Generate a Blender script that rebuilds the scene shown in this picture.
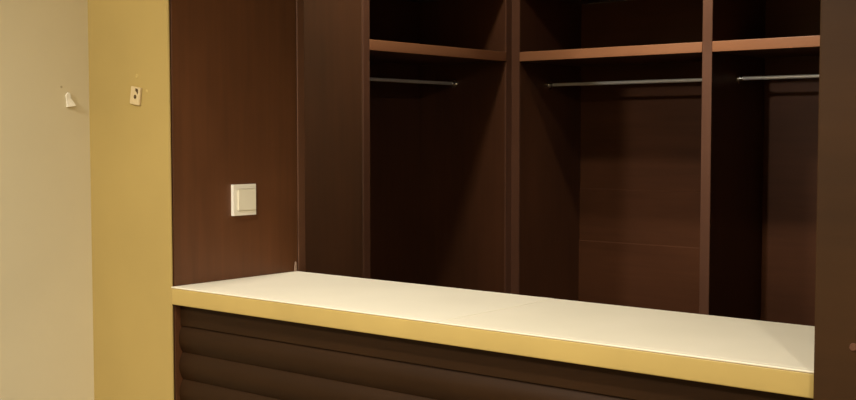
import bpy, bmesh, math, random
from mathutils import Vector, Matrix, Euler

random.seed(4)
SC = bpy.context.scene
for o in list(bpy.data.objects):
    bpy.data.objects.remove(o, do_unlink=True)
COL = SC.collection

# ------------------------------------------------------------------ camera
cam_d = bpy.data.cameras.new('camera')
cam = bpy.data.objects.new('camera', cam_d)
COL.objects.link(cam)
cam.location = (0, 0, 1.46)
cam.rotation_euler = Euler((math.pi / 2 - 0.0561, 0.0006, 0.6908), 'XYZ')
cam_d.sensor_width = 36
cam_d.lens = 1157.874 / 856 * 36
cam_d.clip_start = 0.02
SC.camera = cam

# ------------------------------------------------------------------ world, exposure
w = bpy.data.worlds.new('world')
SC.world = w
w.use_nodes = True
w.node_tree.nodes['Background'].inputs[0].default_value = (1, .85, .65, 1)
w.node_tree.nodes['Background'].inputs[1].default_value = 0.02
SC.view_settings.view_transform = 'Standard'
SC.view_settings.look = 'None'
SC.view_settings.gamma = 1
SC.view_settings.use_curve_mapping = False
SC.view_settings.exposure = 0.0

CEIL = 2.78
# counter downlight and cloakroom spot, plus three added fill lamps: x, y, watts, colour, diameter (each gets its ceiling fitting further down)
LAMPS = [(-1.30, 0.60, 190, (1, .95, .84), .20, (0, 0, -1), 128),
         (-2.00, -1.00, 260, (1, .95, .84), .20, (-.08, 2.7, -1.05), 84),  # added wall washer to brighten the ochre strip and rear bays
         (1.00, -0.75, 85, (1, .95, .84), .20, None, 0),  # added fill to brighten the end panel, jamb and bays
         (-2.25, 2.48, 16, (1, .95, .84), .16, None, 0),  # added fill to lift the dim cloakroom and the counter
         (-1.77, 2.945, 78, (1, .92, .78), .12, (.06, .70, -1), 74)]
for lx, ly, lw, lc, ld, aim, ang in LAMPS:
    L = bpy.data.lights.new('ceiling_lamp_light', 'SPOT' if aim else 'AREA')
    L.energy = lw; L.color = lc
    lo = bpy.data.objects.new('ceiling_lamp_light', L)
    COL.objects.link(lo)
    lo.location = (lx, ly, CEIL - 0.035)
    if aim:
        L.spot_size = math.radians(ang); L.spot_blend = 1; L.shadow_soft_size = ld / 3
        lo.rotation_euler = Vector(aim).to_track_quat('-Z', 'Y').to_euler()
    else:
        L.shape = 'DISK'; L.size = ld


# ------------------------------------------------------------------ materials
def lin(r, g, b):
    f = lambda c: (c / 255 / 12.92) if c / 255 <= .04045 else ((c / 255 + .055) / 1.055) ** 2.4
    return (f(r), f(g), f(b), 1)


def mat(name):
    m = bpy.data.materials.new(name)
    m.use_nodes = True
    return m, m.node_tree, m.node_tree.nodes['Principled BSDF']


def paint(name, c1, c2, rough=.7, scale=3.0, bump=.02, spec=.3, detail=60):
    m, t, b = mat(name)
    tc = t.nodes.new('ShaderNodeTexCoord')
    n = t.nodes.new('ShaderNodeTexNoise')
    n.inputs['Scale'].default_value = scale
    n.inputs['Detail'].default_value = 3
    r = t.nodes.new('ShaderNodeValToRGB')
    r.color_ramp.elements[0].position = .35
    r.color_ramp.elements[1].position = .65
    r.color_ramp.elements[0].color = c1
    r.color_ramp.elements[1].color = c2
    t.links.new(tc.outputs['Object'], n.inputs['Vector'])
    t.links.new(n.outputs['Fac'], r.inputs['Fac'])
    t.links.new(r.outputs['Color'], b.inputs['Base Color'])
    n2 = t.nodes.new('ShaderNodeTexNoise')
    n2.inputs['Scale'].default_value = detail
    t.links.new(tc.outputs['Object'], n2.inputs['Vector'])
    bp = t.nodes.new('ShaderNodeBump')
    bp.inputs['Strength'].default_value = bump
    bp.inputs['Distance'].default_value = .01
    t.links.new(n2.outputs['Fac'], bp.inputs['Height'])
    t.links.new(bp.outputs['Normal'], b.inputs['Normal'])
    b.inputs['Roughness'].default_value = rough
    b.inputs['Specular IOR Level'].default_value = spec
    return m


def wood(name, c1, c2, axis='Z', rough=.42, spec=.35, fine=46.0, blotch=2.2):
    """dark veneer: long fine grain along axis, with broad cloudy figure"""
    m, t, b = mat(name)
    tc = t.nodes.new('ShaderNodeTexCoord')
    mp = t.nodes.new('ShaderNodeMapping')
    mp.inputs['Scale'].default_value = tuple(.06 if a == axis else 1.0 for a in 'XYZ')
    t.links.new(tc.outputs['Object'], mp.inputs['Vector'])
    n = t.nodes.new('ShaderNodeTexNoise')
    n.inputs['Scale'].default_value = fine
    n.inputs['Detail'].default_value = 4
    n.inputs['Distortion'].default_value = .4
    t.links.new(mp.outputs['Vector'], n.inputs['Vector'])
    n2 = t.nodes.new('ShaderNodeTexNoise')
    n2.inputs['Scale'].default_value = blotch
    n2.inputs['Detail'].default_value = 3
    mp2 = t.nodes.new('ShaderNodeMapping')
    mp2.inputs['Scale'].default_value = tuple(.7 if a == axis else 1.6 for a in 'XYZ')
    t.links.new(tc.outputs['Object'], mp2.inputs['Vector'])
    t.links.new(mp2.outputs['Vector'], n2.inputs['Vector'])
    mx = t.nodes.new('ShaderNodeMix')
    mx.data_type = 'FLOAT'
    mx.inputs[0].default_value = .75
    t.links.new(n.outputs['Fac'], mx.inputs[2])
    t.links.new(n2.outputs['Fac'], mx.inputs[3])
    r = t.nodes.new('ShaderNodeValToRGB')
    r.color_ramp.elements[0].position = .36
    r.color_ramp.elements[1].position = .66
    r.color_ramp.elements[0].color = c1
    r.color_ramp.elements[1].color = c2
    t.links.new(mx.outputs[0], r.inputs['Fac'])
    t.links.new(r.outputs['Color'], b.inputs['Base Color'])
    bp = t.nodes.new('ShaderNodeBump')
    bp.inputs['Strength'].default_value = .05
    bp.inputs['Distance'].default_value = .004
    t.links.new(n.outputs['Fac'], bp.inputs['Height'])
    t.links.new(bp.outputs['Normal'], b.inputs['Normal'])
    b.inputs['Roughness'].default_value = rough
    b.inputs['Specular IOR Level'].default_value = spec
    return m


def metal(name, c, rough):
    m = paint(name, tuple(x * .96 for x in c[:3]) + (1,), c, rough, 30, .004)
    m.node_tree.nodes['Principled BSDF'].inputs['Metallic'].default_value = 1
    return m


def k(c, s):
    return tuple(x * s for x in c[:3]) + (1,)


M = {}
BEIGE = (.66, .575, .38, 1)
YELLOW = (.42, .30, .097, 1)  # wall strip and counter edge coloured yellower than their neighbours
WOOD = (.120, .045, .017, 1)
M['beige'] = paint('beige_wall_paint', k(BEIGE, .96), k(BEIGE, 1.03), .75, 2.0)
M['yellow'] = paint('ochre_wall', k(YELLOW, .95), k(YELLOW, 1.04), .7, 3.0)
M['ceiling'] = paint('ceiling_paint', (.72, .68, .60, 1), (.76, .72, .64, 1), .85)
M['floor'] = paint('floor_tile', (.30, .24, .17, 1), (.36, .29, .21, 1), .35, 5)
M['jamb'] = wood('walnut_jamb', k(WOOD, .72), k(WOOD, 1.25), 'Z')
M['jamb_edge'] = wood('walnut_lipping', (.125, .054, .027, 1), (.155, .068, .036, 1), 'Z')
M['pier'] = wood('walnut_pier', k((.041, .0165, .0038), .8), k((.041, .0165, .0038), 1.2), 'X', rough=.55, spec=.2)
M['panel'] = wood('wardrobe_veneer', k((.080, .029, .0125), .78), k((.080, .029, .0125), 1.2), 'Z')
M['panel_h'] = wood('wardrobe_veneer_horizontal', k((.080, .029, .0125), .78), k((.080, .029, .0125), 1.2), 'X', spec=.18)
M['edge'] = wood('wardrobe_edge', (.105, .044, .024, 1), (.14, .060, .034, 1), 'Z')
M['shelf_edge'] = wood('shelf_edge_lipping', (.24, .095, .042, 1), (.31, .135, .062, 1), 'X')
M['shelf_edge_y'] = wood('shelf_edge_lipping_side', (.24, .095, .042, 1), (.31, .135, .062, 1), 'Y')
M['slat'] = wood('counter_front_veneer', k((.025, .0105, .0034), .8), k((.025, .0105, .0034), 1.2), 'X', rough=.5, spec=.12)
M['shadow_gap'] = paint('dark_joint', (.008, .004, .002, 1), (.01, .005, .003, 1), .8)
M['counter'] = paint('cream_counter_top', (.81, .74, .585, 1), (.85, .78, .62, 1), .38, 4, .004, .4)
M['counter_b'] = paint('cream_counter_top_second', (.79, .72, .56, 1), (.83, .755, .595, 1), .38, 4, .004, .4)
M['lip'] = paint('yellow_counter_edge', k(YELLOW, 1.10), k(YELLOW, 1.20), .45, 6, .004, .4)
M['switch'] = paint('cream_switch_plastic', (.93, .87, .74, 1), (.95, .89, .76, 1), .35, 20, .002, .5)
M['rocker'] = paint('cream_switch_rocker', (.86, .79, .62, 1), (.88, .81, .64, 1), .35, 20, .002, .5)
M['chrome'] = metal('brushed_chrome', (.86, .83, .78, 1), .33)
M['chrome'].node_tree.nodes['Principled BSDF'].inputs['Metallic'].default_value = .55
M['steel'] = metal('bright_steel', (.86, .83, .78, 1), .18)
M['paper'] = paint('torn_white_paper', (.82, .76, .62, 1), (.90, .84, .70, 1), .85, 120, .1)
M['tag'] = paint('cream_tag', (.58, .45, .24, 1), (.65, .51, .28, 1), .7, 120, .05)
M['chip'] = paint('pale_chip', (.30, .19, .13, 1), (.36, .24, .17, 1), .8, 100)
M['ink'] = paint('dark_spot', (.07, .04, .012, 1), (.10, .06, .02, 1), .8, 100)
M['filler'] = paint('wall_filler', (.48, .35, .12, 1), (.51, .375, .135, 1), .9, 100)
M['dent'] = paint('wall_dent', (.42, .35, .21, 1), (.46, .38, .23, 1), .9, 100)
M['white'] = paint('white_enamel', (.8, .78, .74, 1), (.84, .82, .78, 1), .4)
m, t, b = mat('lamp_lens')
b.inputs['Emission Color'].default_value = (1, .87, .68, 1)
b.inputs['Emission Strength'].default_value = 6
nz = t.nodes.new('ShaderNodeTexNoise'); nz.inputs['Scale'].default_value = 20
rr = t.nodes.new('ShaderNodeValToRGB')
rr.color_ramp.elements[0].color = (.8, .78, .7, 1); rr.color_ramp.elements[1].color = (.9, .88, .8, 1)
t.links.new(nz.outputs['Fac'], rr.inputs['Fac']); t.links.new(rr.outputs['Color'], b.inputs['Base Color'])
M['lens'] = m


# ------------------------------------------------------------------ mesh helpers
def box(bm, x0, x1, y0, y1, z0, z1, bevel=0.0, seg=2):
    g = bmesh.ops.create_cube(bm, size=1)
    vs = g['verts']
    for v in vs:
        v.co = Vector((x0 + (v.co.x + .5) * (x1 - x0), y0 + (v.co.y + .5) * (y1 - y0), z0 + (v.co.z + .5) * (z1 - z0)))
    if bevel:
        es = list({e for v in vs for e in v.link_edges})
        bmesh.ops.bevel(bm, geom=es, offset=bevel, segments=seg, profile=.6, affect='EDGES')
    return bm


def tube(bm, a, c, r, seg=20, r2=None):
    a, c = Vector(a), Vector(c)
    d = c - a
    mtx = Matrix.Translation((a + c) / 2) @ d.to_track_quat('Z', 'Y').to_matrix().to_4x4()
    bmesh.ops.create_cone(bm, cap_ends=True, segments=seg, radius1=r, radius2=r if r2 is None else r2, depth=d.length, matrix=mtx)
    return bm


def prism(bm, pts, depth_vec):
    """closed polygon extruded along depth_vec"""
    d = Vector(depth_vec)
    a = [bm.verts.new(Vector(p)) for p in pts]
    c = [bm.verts.new(Vector(p) + d) for p in pts]
    bm.faces.new(a); bm.faces.new(list(reversed(c)))
    n = len(pts)
    for i in range(n):
        bm.faces.new((a[i], c[i], c[(i + 1) % n], a[(i + 1) % n]))
    bmesh.ops.recalc_face_normals(bm, faces=bm.faces)
    return bm


WORLD = {}


def obj(name, bm, material, parent=None, smooth=False, **props):
    me = bpy.data.meshes.new(name)
    off = WORLD.get(parent.name, Vector()) if parent else Vector()
    if parent:
        bmesh.ops.translate(bm, verts=bm.verts, vec=-off)
    bmesh.ops.recalc_face_normals(bm, faces=bm.faces)
    bm.to_mesh(me); bm.free()
    me.materials.append(material)
    if smooth:
        for p in me.polygons:
            p.use_smooth = True
        try:
            me.set_sharp_from_angle(angle=math.radians(40))
        except Exception:
            pass
    o = bpy.data.objects.new(name, me)
    COL.objects.link(o)
    if parent:
        o.parent = parent
    WORLD[o.name] = off.copy()
    for a, v in props.items():
        o[a] = v
    return o


def thing(name, label, cat, loc, group=None):
    o = bpy.data.objects.new(name, None)
    o.empty_display_size = .1
    COL.objects.link(o)
    o.location = loc
    WORLD[o.name] = Vector(loc)
    o['label'] = label; o['category'] = cat
    if group:
        o['group'] = group
    return o


def tag(o, label, cat, group=None):
    o['label'] = label; o['category'] = cat
    if group:
        o['group'] = group
    return o


def struct(name, bm, material, parent=None, label=None, cat=None):
    o = obj(name, bm, material, parent)
    if parent is None:
        o['kind'] = 'structure'
        if label:
            o['label'] = label; o['category'] = cat
    return o


B = bmesh.new
# ------------------------------------------------------------------ dimensions
XW = -2.539      # beige wall face
XJ = -2.217      # left jamb of the opening
YF = 1.723       # front of the counter wall
YB = 2.133       # back of the counter
XP = -0.653      # left edge of the right pier
XL = -2.594      # front plane of the side wardrobe
YE = 2.837       # inner face of its end panel
YR = 3.642       # front plane of the rear wardrobe
YI = 4.072       # its back panel
XI = XL - .43
ZT, ZB = 1.775, 1.7395   # shelf
BT = .036        # board thickness
TOP = 2.03

# ------------------------------------------------------------------ the room
struct('floor', box(B(), -3.3, 2.6, -2.6, 4.4, -.1, 0), M['floor'], None, 'tan tiled floor of the room and the cloakroom', 'floor')
struct('ceiling', box(B(), -3.3, 2.6, -2.6, 4.4, CEIL, CEIL + .1), M['ceiling'], None, 'off white ceiling over the room and the cloakroom', 'ceiling')
wl = struct('wall_left', box(B(), XW - .12, XW, -2.6, YF, 0, CEIL), M['beige'], None, 'plain beige painted wall at the far left edge', 'wall')
wf = B()
box(wf, -3.3, XJ - .024, YF + .005, 2.147, 0, CEIL)
box(wf, XW - .12, XJ, YF, YF + .005, 0, CEIL, .0012, 1)
wfo = struct('wall_front', wf, M['yellow'], None, 'ochre yellow strip of wall between the beige wall and the dark jamb', 'wall')
struct('wall_above', box(B(), XJ - .002, XP, YF, 2.147, 2.16, CEIL), M['yellow'], None, 'ochre yellow wall above the counter opening', 'wall')
struct('wall_rear', box(B(), -3.3, 2.6, 4.25, 4.4, 0, CEIL), M['beige'], None, 'beige cloakroom wall behind the rear wardrobe', 'wall')
struct('wall_side', box(B(), -3.3, -3.16, 2.147, 4.25, 0, CEIL), M['beige'], None, 'beige cloakroom wall behind the side wardrobe', 'wall')
struct('wall_right', box(B(), 2.5, 2.6, -2.5, 4.25, 0, CEIL), M['beige'], None, 'beige wall on the right side of the room', 'wall')
struct('wall_behind', box(B(), XW, 2.5, -2.6, -2.5, 0, CEIL), M['beige'], None, 'beige wall opposite the counter', 'wall')
struct('wall_counter', box(B(), -.06, 2.5, YF, 2.147, 0, CEIL), M['beige'], None, 'beige wall right of the wood clad pier', 'wall')

# wood lining of the left jamb, with the lipping that finishes its inner edge
struct('trim_1', box(B(), XJ - .022, XJ - .001, YF + .010, YB + .006, 0, 2.158, .001, 1), M['jamb'], None,
       'dark brown wood panel lining the left jamb, carrying the switch', 'wall panel')
struct('trim_2', box(B(), XJ - .022, XJ + .0005, YB + .008, 2.168, 0, 2.158, .003, 3), M['jamb_edge'], None,
       'narrow greyish wood lipping at the inner edge of the jamb', 'trim')
tp = struct('trim_3', box(B(), XP, -.06, 1.70, 2.168, 0, CEIL, .003, 2), M['pier'], None,
            'dark brown wood clad pier at the right end of the counter', 'pier')
# little cover cap on the pier
sc_ = B(); tube(sc_, (-.5935, 1.7003, 1.148), (-.5935, 1.6975, 1.148), .0065, 20, .005)
obj('screw_cap', sc_, M['edge'], tp, True)
# old fixing marks beside the two scraps
s = B(); tube(s, (-2.3391, YF + .0005, 1.603), (-2.3391, YF - .0012, 1.603), .006, 14, .004)
obj('filler_spot', s, M['filler'], wfo, True)
s = B(); tube(s, (-2.302, YF + .0005, 1.566), (-2.302, YF - .001, 1.566), .005, 14, .003)
obj('filler_spot', s, M['filler'], wfo, True)
s = B(); tube(s, (XW - .0005, 1.6435, 1.5797), (XW + .0006, 1.6435, 1.5797), .003, 12, .003)
obj('nail_hole', s, M['dent'], wl, True)

# ------------------------------------------------------------------ ceiling lamps, three of them added fills
LAMP_TXT = ['round ceiling downlight nearest the counter in the front room',
            'added unseen ceiling downlight washing the ochre wall from the front room',
            'added unseen ceiling downlight in the front room, fill for the end panel and bays',
            'added unseen ceiling downlight, fill for the cloakroom between counter and wardrobes',
            'small round ceiling spotlight above the cloakroom floor']
for (lx, ly, lw, lc, ld, aim, ang), txt in zip(LAMPS, LAMP_TXT):
    r = thing('ceiling_light', txt, 'light', (lx, ly, CEIL), 'ceiling downlights')
    bm = B()
    n = 40
    prof = [(ld / 2 + .03, 0), (ld / 2 + .03, -.008), (ld / 2 + .012, -.02), (ld / 2 + .002, -.02), (ld / 2 + .002, 0)]
    rings = []
    for (pr_, pz) in prof:
        rings.append([bm.verts.new((lx + pr_ * math.cos(2 * math.pi * i / n), ly + pr_ * math.sin(2 * math.pi * i / n), CEIL + pz)) for i in range(n)])
    for a in range(len(rings)):
        p, q = rings[a], rings[(a + 1) % len(rings)]
        for i in range(n):
            bm.faces.new((p[i], p[(i + 1) % n], q[(i + 1) % n], q[i]))
    obj('trim_ring', bm, M['white'], r, True)
    bm = B(); tube(bm, (lx, ly, CEIL), (lx, ly, CEIL - .012), ld / 2, 40)
    obj('lens', bm, M['lens'], r)

# ------------------------------------------------------------------ service counter
ct = thing('service_counter', 'cream topped service counter with yellow front edge over dark slatted wood', 'counter', (-1.43, 1.93, 0))
SEAM = -1.40
box_l = box(B(), XJ + .001, SEAM - .0004, YF + .012, YB, 1.0575, 1.10, .0012, 1)
box(box_l, XJ + .001, SEAM - .0004, YF - .0016, YF + .0125, 1.0966, 1.10, .0008, 1)
obj('counter_top', box_l, M['counter'], ct, label='cream counter top slab beside the jamb')
box_r = box(B(), SEAM + .0004, XP - .001, YF + .012, YB, 1.0575, 1.0997, .0012, 1)
box(box_r, SEAM + .0004, XP - .001, YF - .0016, YF + .0125, 1.0964, 1.0997, .0008, 1)
obj('counter_top', box_r, M['counter_b'], ct, label='slightly greyer counter top slab beside the pier')
lp = box(B(), XJ + .001, XP - .001, YF - .001, YF + .0118, 1.0572, 1.0962, .0025, 3)
obj('front_edge', lp, M['lip'], ct, True, label='yellow front edge of the counter top')
# front: a flat rail under the top, then horizontal rounded slats
fp = box(B(), XJ + .001, XP - .001, YF + .024, YF + .05, 1.004, 1.0572, .001, 1)
obj('top_rail', fp, M['slat'], ct)
z = 1.0035
while z > .12:
    bm = B()
    z0 = max(z - .065, .06)
    pts = []
    nn = 10
    for i in range(nn + 1):
        u = i / nn
        pr_ = .011 * math.sin(math.pi * min(1, u * 1.02)) ** .8 if 0 < u < 1 else 0
        pts.append((XJ + .001, YF + .030 - pr_, z - u * (z - z0)))
    pts += [(XJ + .001, YF + .05, z0), (XJ + .001, YF + .05, z)]
    prism(bm, pts, (XP - XJ - .002, 0, 0))
    obj('slat', bm, M['slat'], ct, True)
    z -= .0655
obj('plinth', box(B(), XJ + .001, XP - .001, YF + .06, YB - .05, 0, .08), M['slat'], ct)
obj('carcass', box(B(), XJ + .001, XP - .001, YF + .0505, YB - .015, .08, 1.0572), M['panel'], ct)

# small pale fleck at the back corner of the counter
ch = B()
prism(ch, [(XJ + .001, YB - .009, 1.1003), (XJ + .001, YB - .002, 1.1003), (XJ + .001, YB - .0025, 1.123), (XJ + .001, YB - .006, 1.126)], (.004, 0, 0))
tag(obj('wood_chip', ch, M['chip']), 'tiny pale upright chip at the back corner of the counter against the jamb', 'chip')

# ------------------------------------------------------------------ light switch
SY0, SY1, SZ0, SZ1 = 1.9115, 1.9855, 1.2585, 1.3365
sw = thing('light_switch', 'square cream light switch on the dark wood jamb above the counter', 'light switch', (XJ, (SY0 + SY1) / 2, (SZ0 + SZ1) / 2))
fr = B()
wd = .011
we = .0035
x0, x1 = XJ - .001, XJ + .0085
for (a0, a1, c0, c1) in ((SY0, SY1, SZ0, SZ0 + wd), (SY0, SY1, SZ1 - wd, SZ1), (SY0, SY0 + wd, SZ0 + wd, SZ1 - wd), (SY1 - we, SY1, SZ0 + wd, SZ1 - wd)):
    box(fr, x0, x1, a0, a1, c0, c1)
bmesh.ops.remove_doubles(fr, verts=fr.verts, dist=1e-5)
obj('frame', fr, M['switch'], sw)
obj('back_plate', box(B(), x0, XJ + .006, SY0 + wd, SY1 - we, SZ0 + wd, SZ1 - wd), M['switch'], sw)
rk = B()
g = .0015
prism(rk, [(XJ + .006, SY0 + wd + g, SZ0 + wd + g), (XJ + .006, SY1 - we - g, SZ0 + wd + g), (XJ + .015, SY1 - we - g, SZ0 + wd + g), (XJ + .0125, SY0 + wd + g, SZ0 + wd + g)],
      (0, 0, SZ1 - SZ0 - 2 * wd - 2 * g))
bmesh.ops.bevel(rk, geom=list(rk.edges), offset=.0012, segments=2, affect='EDGES')
obj('rocker', rk, M['rocker'], sw, True)

# ------------------------------------------------------------------ scraps on the walls
sp = B()
DY = -.0075
prism(sp, [(XW + .0006, 1.6640 + DY, 1.5300), (XW + .0006, 1.6870 + DY, 1.5335), (XW + .0006, 1.6835 + DY, 1.5420), (XW + .0006, 1.6745 + DY, 1.5520), (XW + .0006, 1.6735 + DY, 1.5640),
           (XW + .0006, 1.6680 + DY, 1.5670), (XW + .0006, 1.6610 + DY, 1.5590), (XW + .0006, 1.6635 + DY, 1.5450)], (.0035, 0, 0))
for v in sp.verts:                      # the lower edge curls off the wall
    if v.co.z < 1.54 and v.co.x > XW + .002:
        v.co.x += .004
tag(obj('paper_scrap', sp, M['paper']), 'torn white scrap of paper stuck on the beige wall', 'paper scrap')

tg = thing('wall_tag', 'small tilted cream tag with two dark spots on the ochre wall', 'tag', (-2.340, YF - .001, 1.555))
rot = Matrix.Rotation(math.radians(9), 4, 'Y')


def tilted(bm):
    bmesh.ops.transform(bm, matrix=Matrix.Translation((-2.340, YF - .0035, 1.555)) @ rot, verts=bm.verts)
    return bm


obj('plate', tilted(box(B(), -.0185, .0185, -.003, .003, -.0215, .0215, .001, 1)), M['tag'], tg)
sp1 = B()
prism(sp1, [(.001, -.0034, .019), (.010, -.0034, .017), (.012, -.0034, .009), (.009, -.0034, .004), (.006, -.0034, .009), (.000, -.0034, .013)], (0, .0008, 0))
obj('dark_spot', tilted(sp1), M['ink'], tg)
sp2 = B()
tube(sp2, (.001, -.0028, -.002), (.001, -.0036, -.002), .0055, 12, .005)
obj('dark_spot', tilted(sp2), M['ink'], tg)


# ------------------------------------------------------------------ wardrobes
def panel(name, parent, x0, x1, y0, y1, z0, z1, material, edge=None, eaxis=None):
    p = obj(name, box(B(), x0, x1, y0, y1, z0, z1, .0012, 1), material, parent)
    return p


RAIL_R = .0065


def rail(parent, a, c):
    a, c = Vector(a), Vector(c)
    d = (c - a).normalized()
    r = obj('hanging_rail', tube(B(), a + d * .004, c - d * .004, RAIL_R, 20), M['chrome'], parent, True)
    WORLD[r.name] = WORLD[parent.name]
    for e, s in ((a, 1), (c, -1)):
        bm = B()
        tube(bm, e + d * .0003 * s, e + d * .006 * s, .017, 24)
        tube(bm, e + d * .006 * s, e + d * .022 * s, .0115, 24, .0095)
        k_ = obj('rail_socket', bm, M['steel'], r, True)
    return r


# side wardrobe (fronts face the counter's right end)
wd1 = thing('wardrobe', 'dark open wardrobe on the left, end panel towards the counter, one bay wide', 'wardrobe',
            (XL - .22, (YE + YR) / 2, 0), 'open cloakroom wardrobes')
ET = .006
panel('side_panel', wd1, XI - .012, XL - ET, YE - BT + .004, YE, .0, TOP, M['panel'])
obj('edge_strip', box(B(), XL - ET, XL, YE - BT + .004, YE, 0, TOP, .001, 1), M['edge'], wd1, label='lighter vertical edge of the end panel')
panel('side_panel', wd1, XI - .012, XL - ET, YR - BT, YR - .001, .0, TOP, M['panel'])
obj('edge_strip', box(B(), XL - ET, XL, YR - BT, YR - .0002, 0, TOP), M['edge'], wd1, label='lighter vertical edge at the inner corner')
panel('back_panel', wd1, XI - .012, XI, YE + .0005, YR - BT - .0005, .1, TOP - BT, M['panel'])
panel('top_panel', wd1, XI - .012, XL - .002, YE + .0005, YR - BT - .0005, TOP - BT, TOP, M['panel'])
panel('bottom_panel', wd1, XI - .012, XL - .002, YE + .0005, YR - BT - .0005, .064, .1, M['panel'])
panel('plinth', wd1, XL - .06, XL - .04, YE + .0005, YR - BT - .0005, 0, .064, M['panel'])
sh = panel('shelf', wd1, XI + .0005, XL - .005, YE + .0005, YR - BT - .0005, ZB, ZT, M['panel'])
WORLD[sh.name] = WORLD[wd1.name]
obj('edge_band', box(B(), XL - .005, XL + .001, YE + .0005, YR - BT - .0005, ZB, ZT, .002, 3), M['shelf_edge_y'], sh, True, label='lighter front edge of the shelf')
rail(wd1, (XL - .25, YE, 1.662), (XL - .25, YR - BT, 1.662))

# rear wardrobe: two bays in view, seen square on behind the counter
X1 = XL + BT            # bay starts
XD0, XD1 = -1.802, -1.766
XE = -.970
wd2 = thing('wardrobe', 'dark open wardrobe along the back wall, two bays with shelf and chrome rails', 'wardrobe',
            ((XL + XE) / 2, (YR + YI) / 2, 0), 'open cloakroom wardrobes')
for nm, a, c in (('side_panel', XL, X1), ('divider', XD0, XD1), ('side_panel', XE, XE + BT)):
    panel(nm, wd2, a, c, YR + ET, YI + .012, 0, TOP, M['panel'])
    obj('edge_strip', box(B(), a, c, YR, YR + ET, 0, TOP, 0 if a == XL else .001, 1), M['edge'], wd2, label='lighter vertical edge of an upright board')
for bi, (a, c) in enumerate(((X1, XD0), (XD1, XE))):
    bm = B()
    cuts = [(.1, 1.0275, .0), (1.0275, 1.2425, .004), (1.2425, TOP - BT, .008)] if bi == 0 else [(.1, TOP - BT, .0)]
    for z0, z1, setb in cuts:
        b_ = B()
        y_ = YI + setb
        prism(b_, [(a + .0005, y_, z0), (a + .0005, y_, z1 - .004), (a + .0005, y_ + .004, z1), (a + .0005, YI + .014, z1), (a + .0005, YI + .014, z0)], (c - a - .001, 0, 0))
        me_ = bpy.data.meshes.new('tmp'); b_.to_mesh(me_); b_.free(); bm.from_mesh(me_); bpy.data.meshes.remove(me_)
    obj('back_panel', bm, M['panel_h'], wd2)
    panel('top_panel', wd2, a + .0005, c - .0005, YR + .002, YI + .012, TOP - BT, TOP, M['panel'])
    panel('bottom_panel', wd2, a + .0005, c - .0005, YR + .002, YI + .012, .064, .1, M['panel'])
    panel('plinth', wd2, a + .0005, c - .0005, YR + .04, YR + .06, 0, .064, M['panel'])
    sh = panel('shelf', wd2, a + .0005, c - .0005, YR + .005, YI - .0005, ZB, ZT, M['panel_h'])
    WORLD[sh.name] = WORLD[wd2.name]
    obj('edge_band', box(B(), a + .0005, c - .0005, YR - .001, YR + .005, ZB, ZT, .002, 3), M['shelf_edge'], sh, True, label='lighter front edge of the shelf')
    rail(wd2, (a, 3.845, 1.657), (c, 3.845, 1.657))
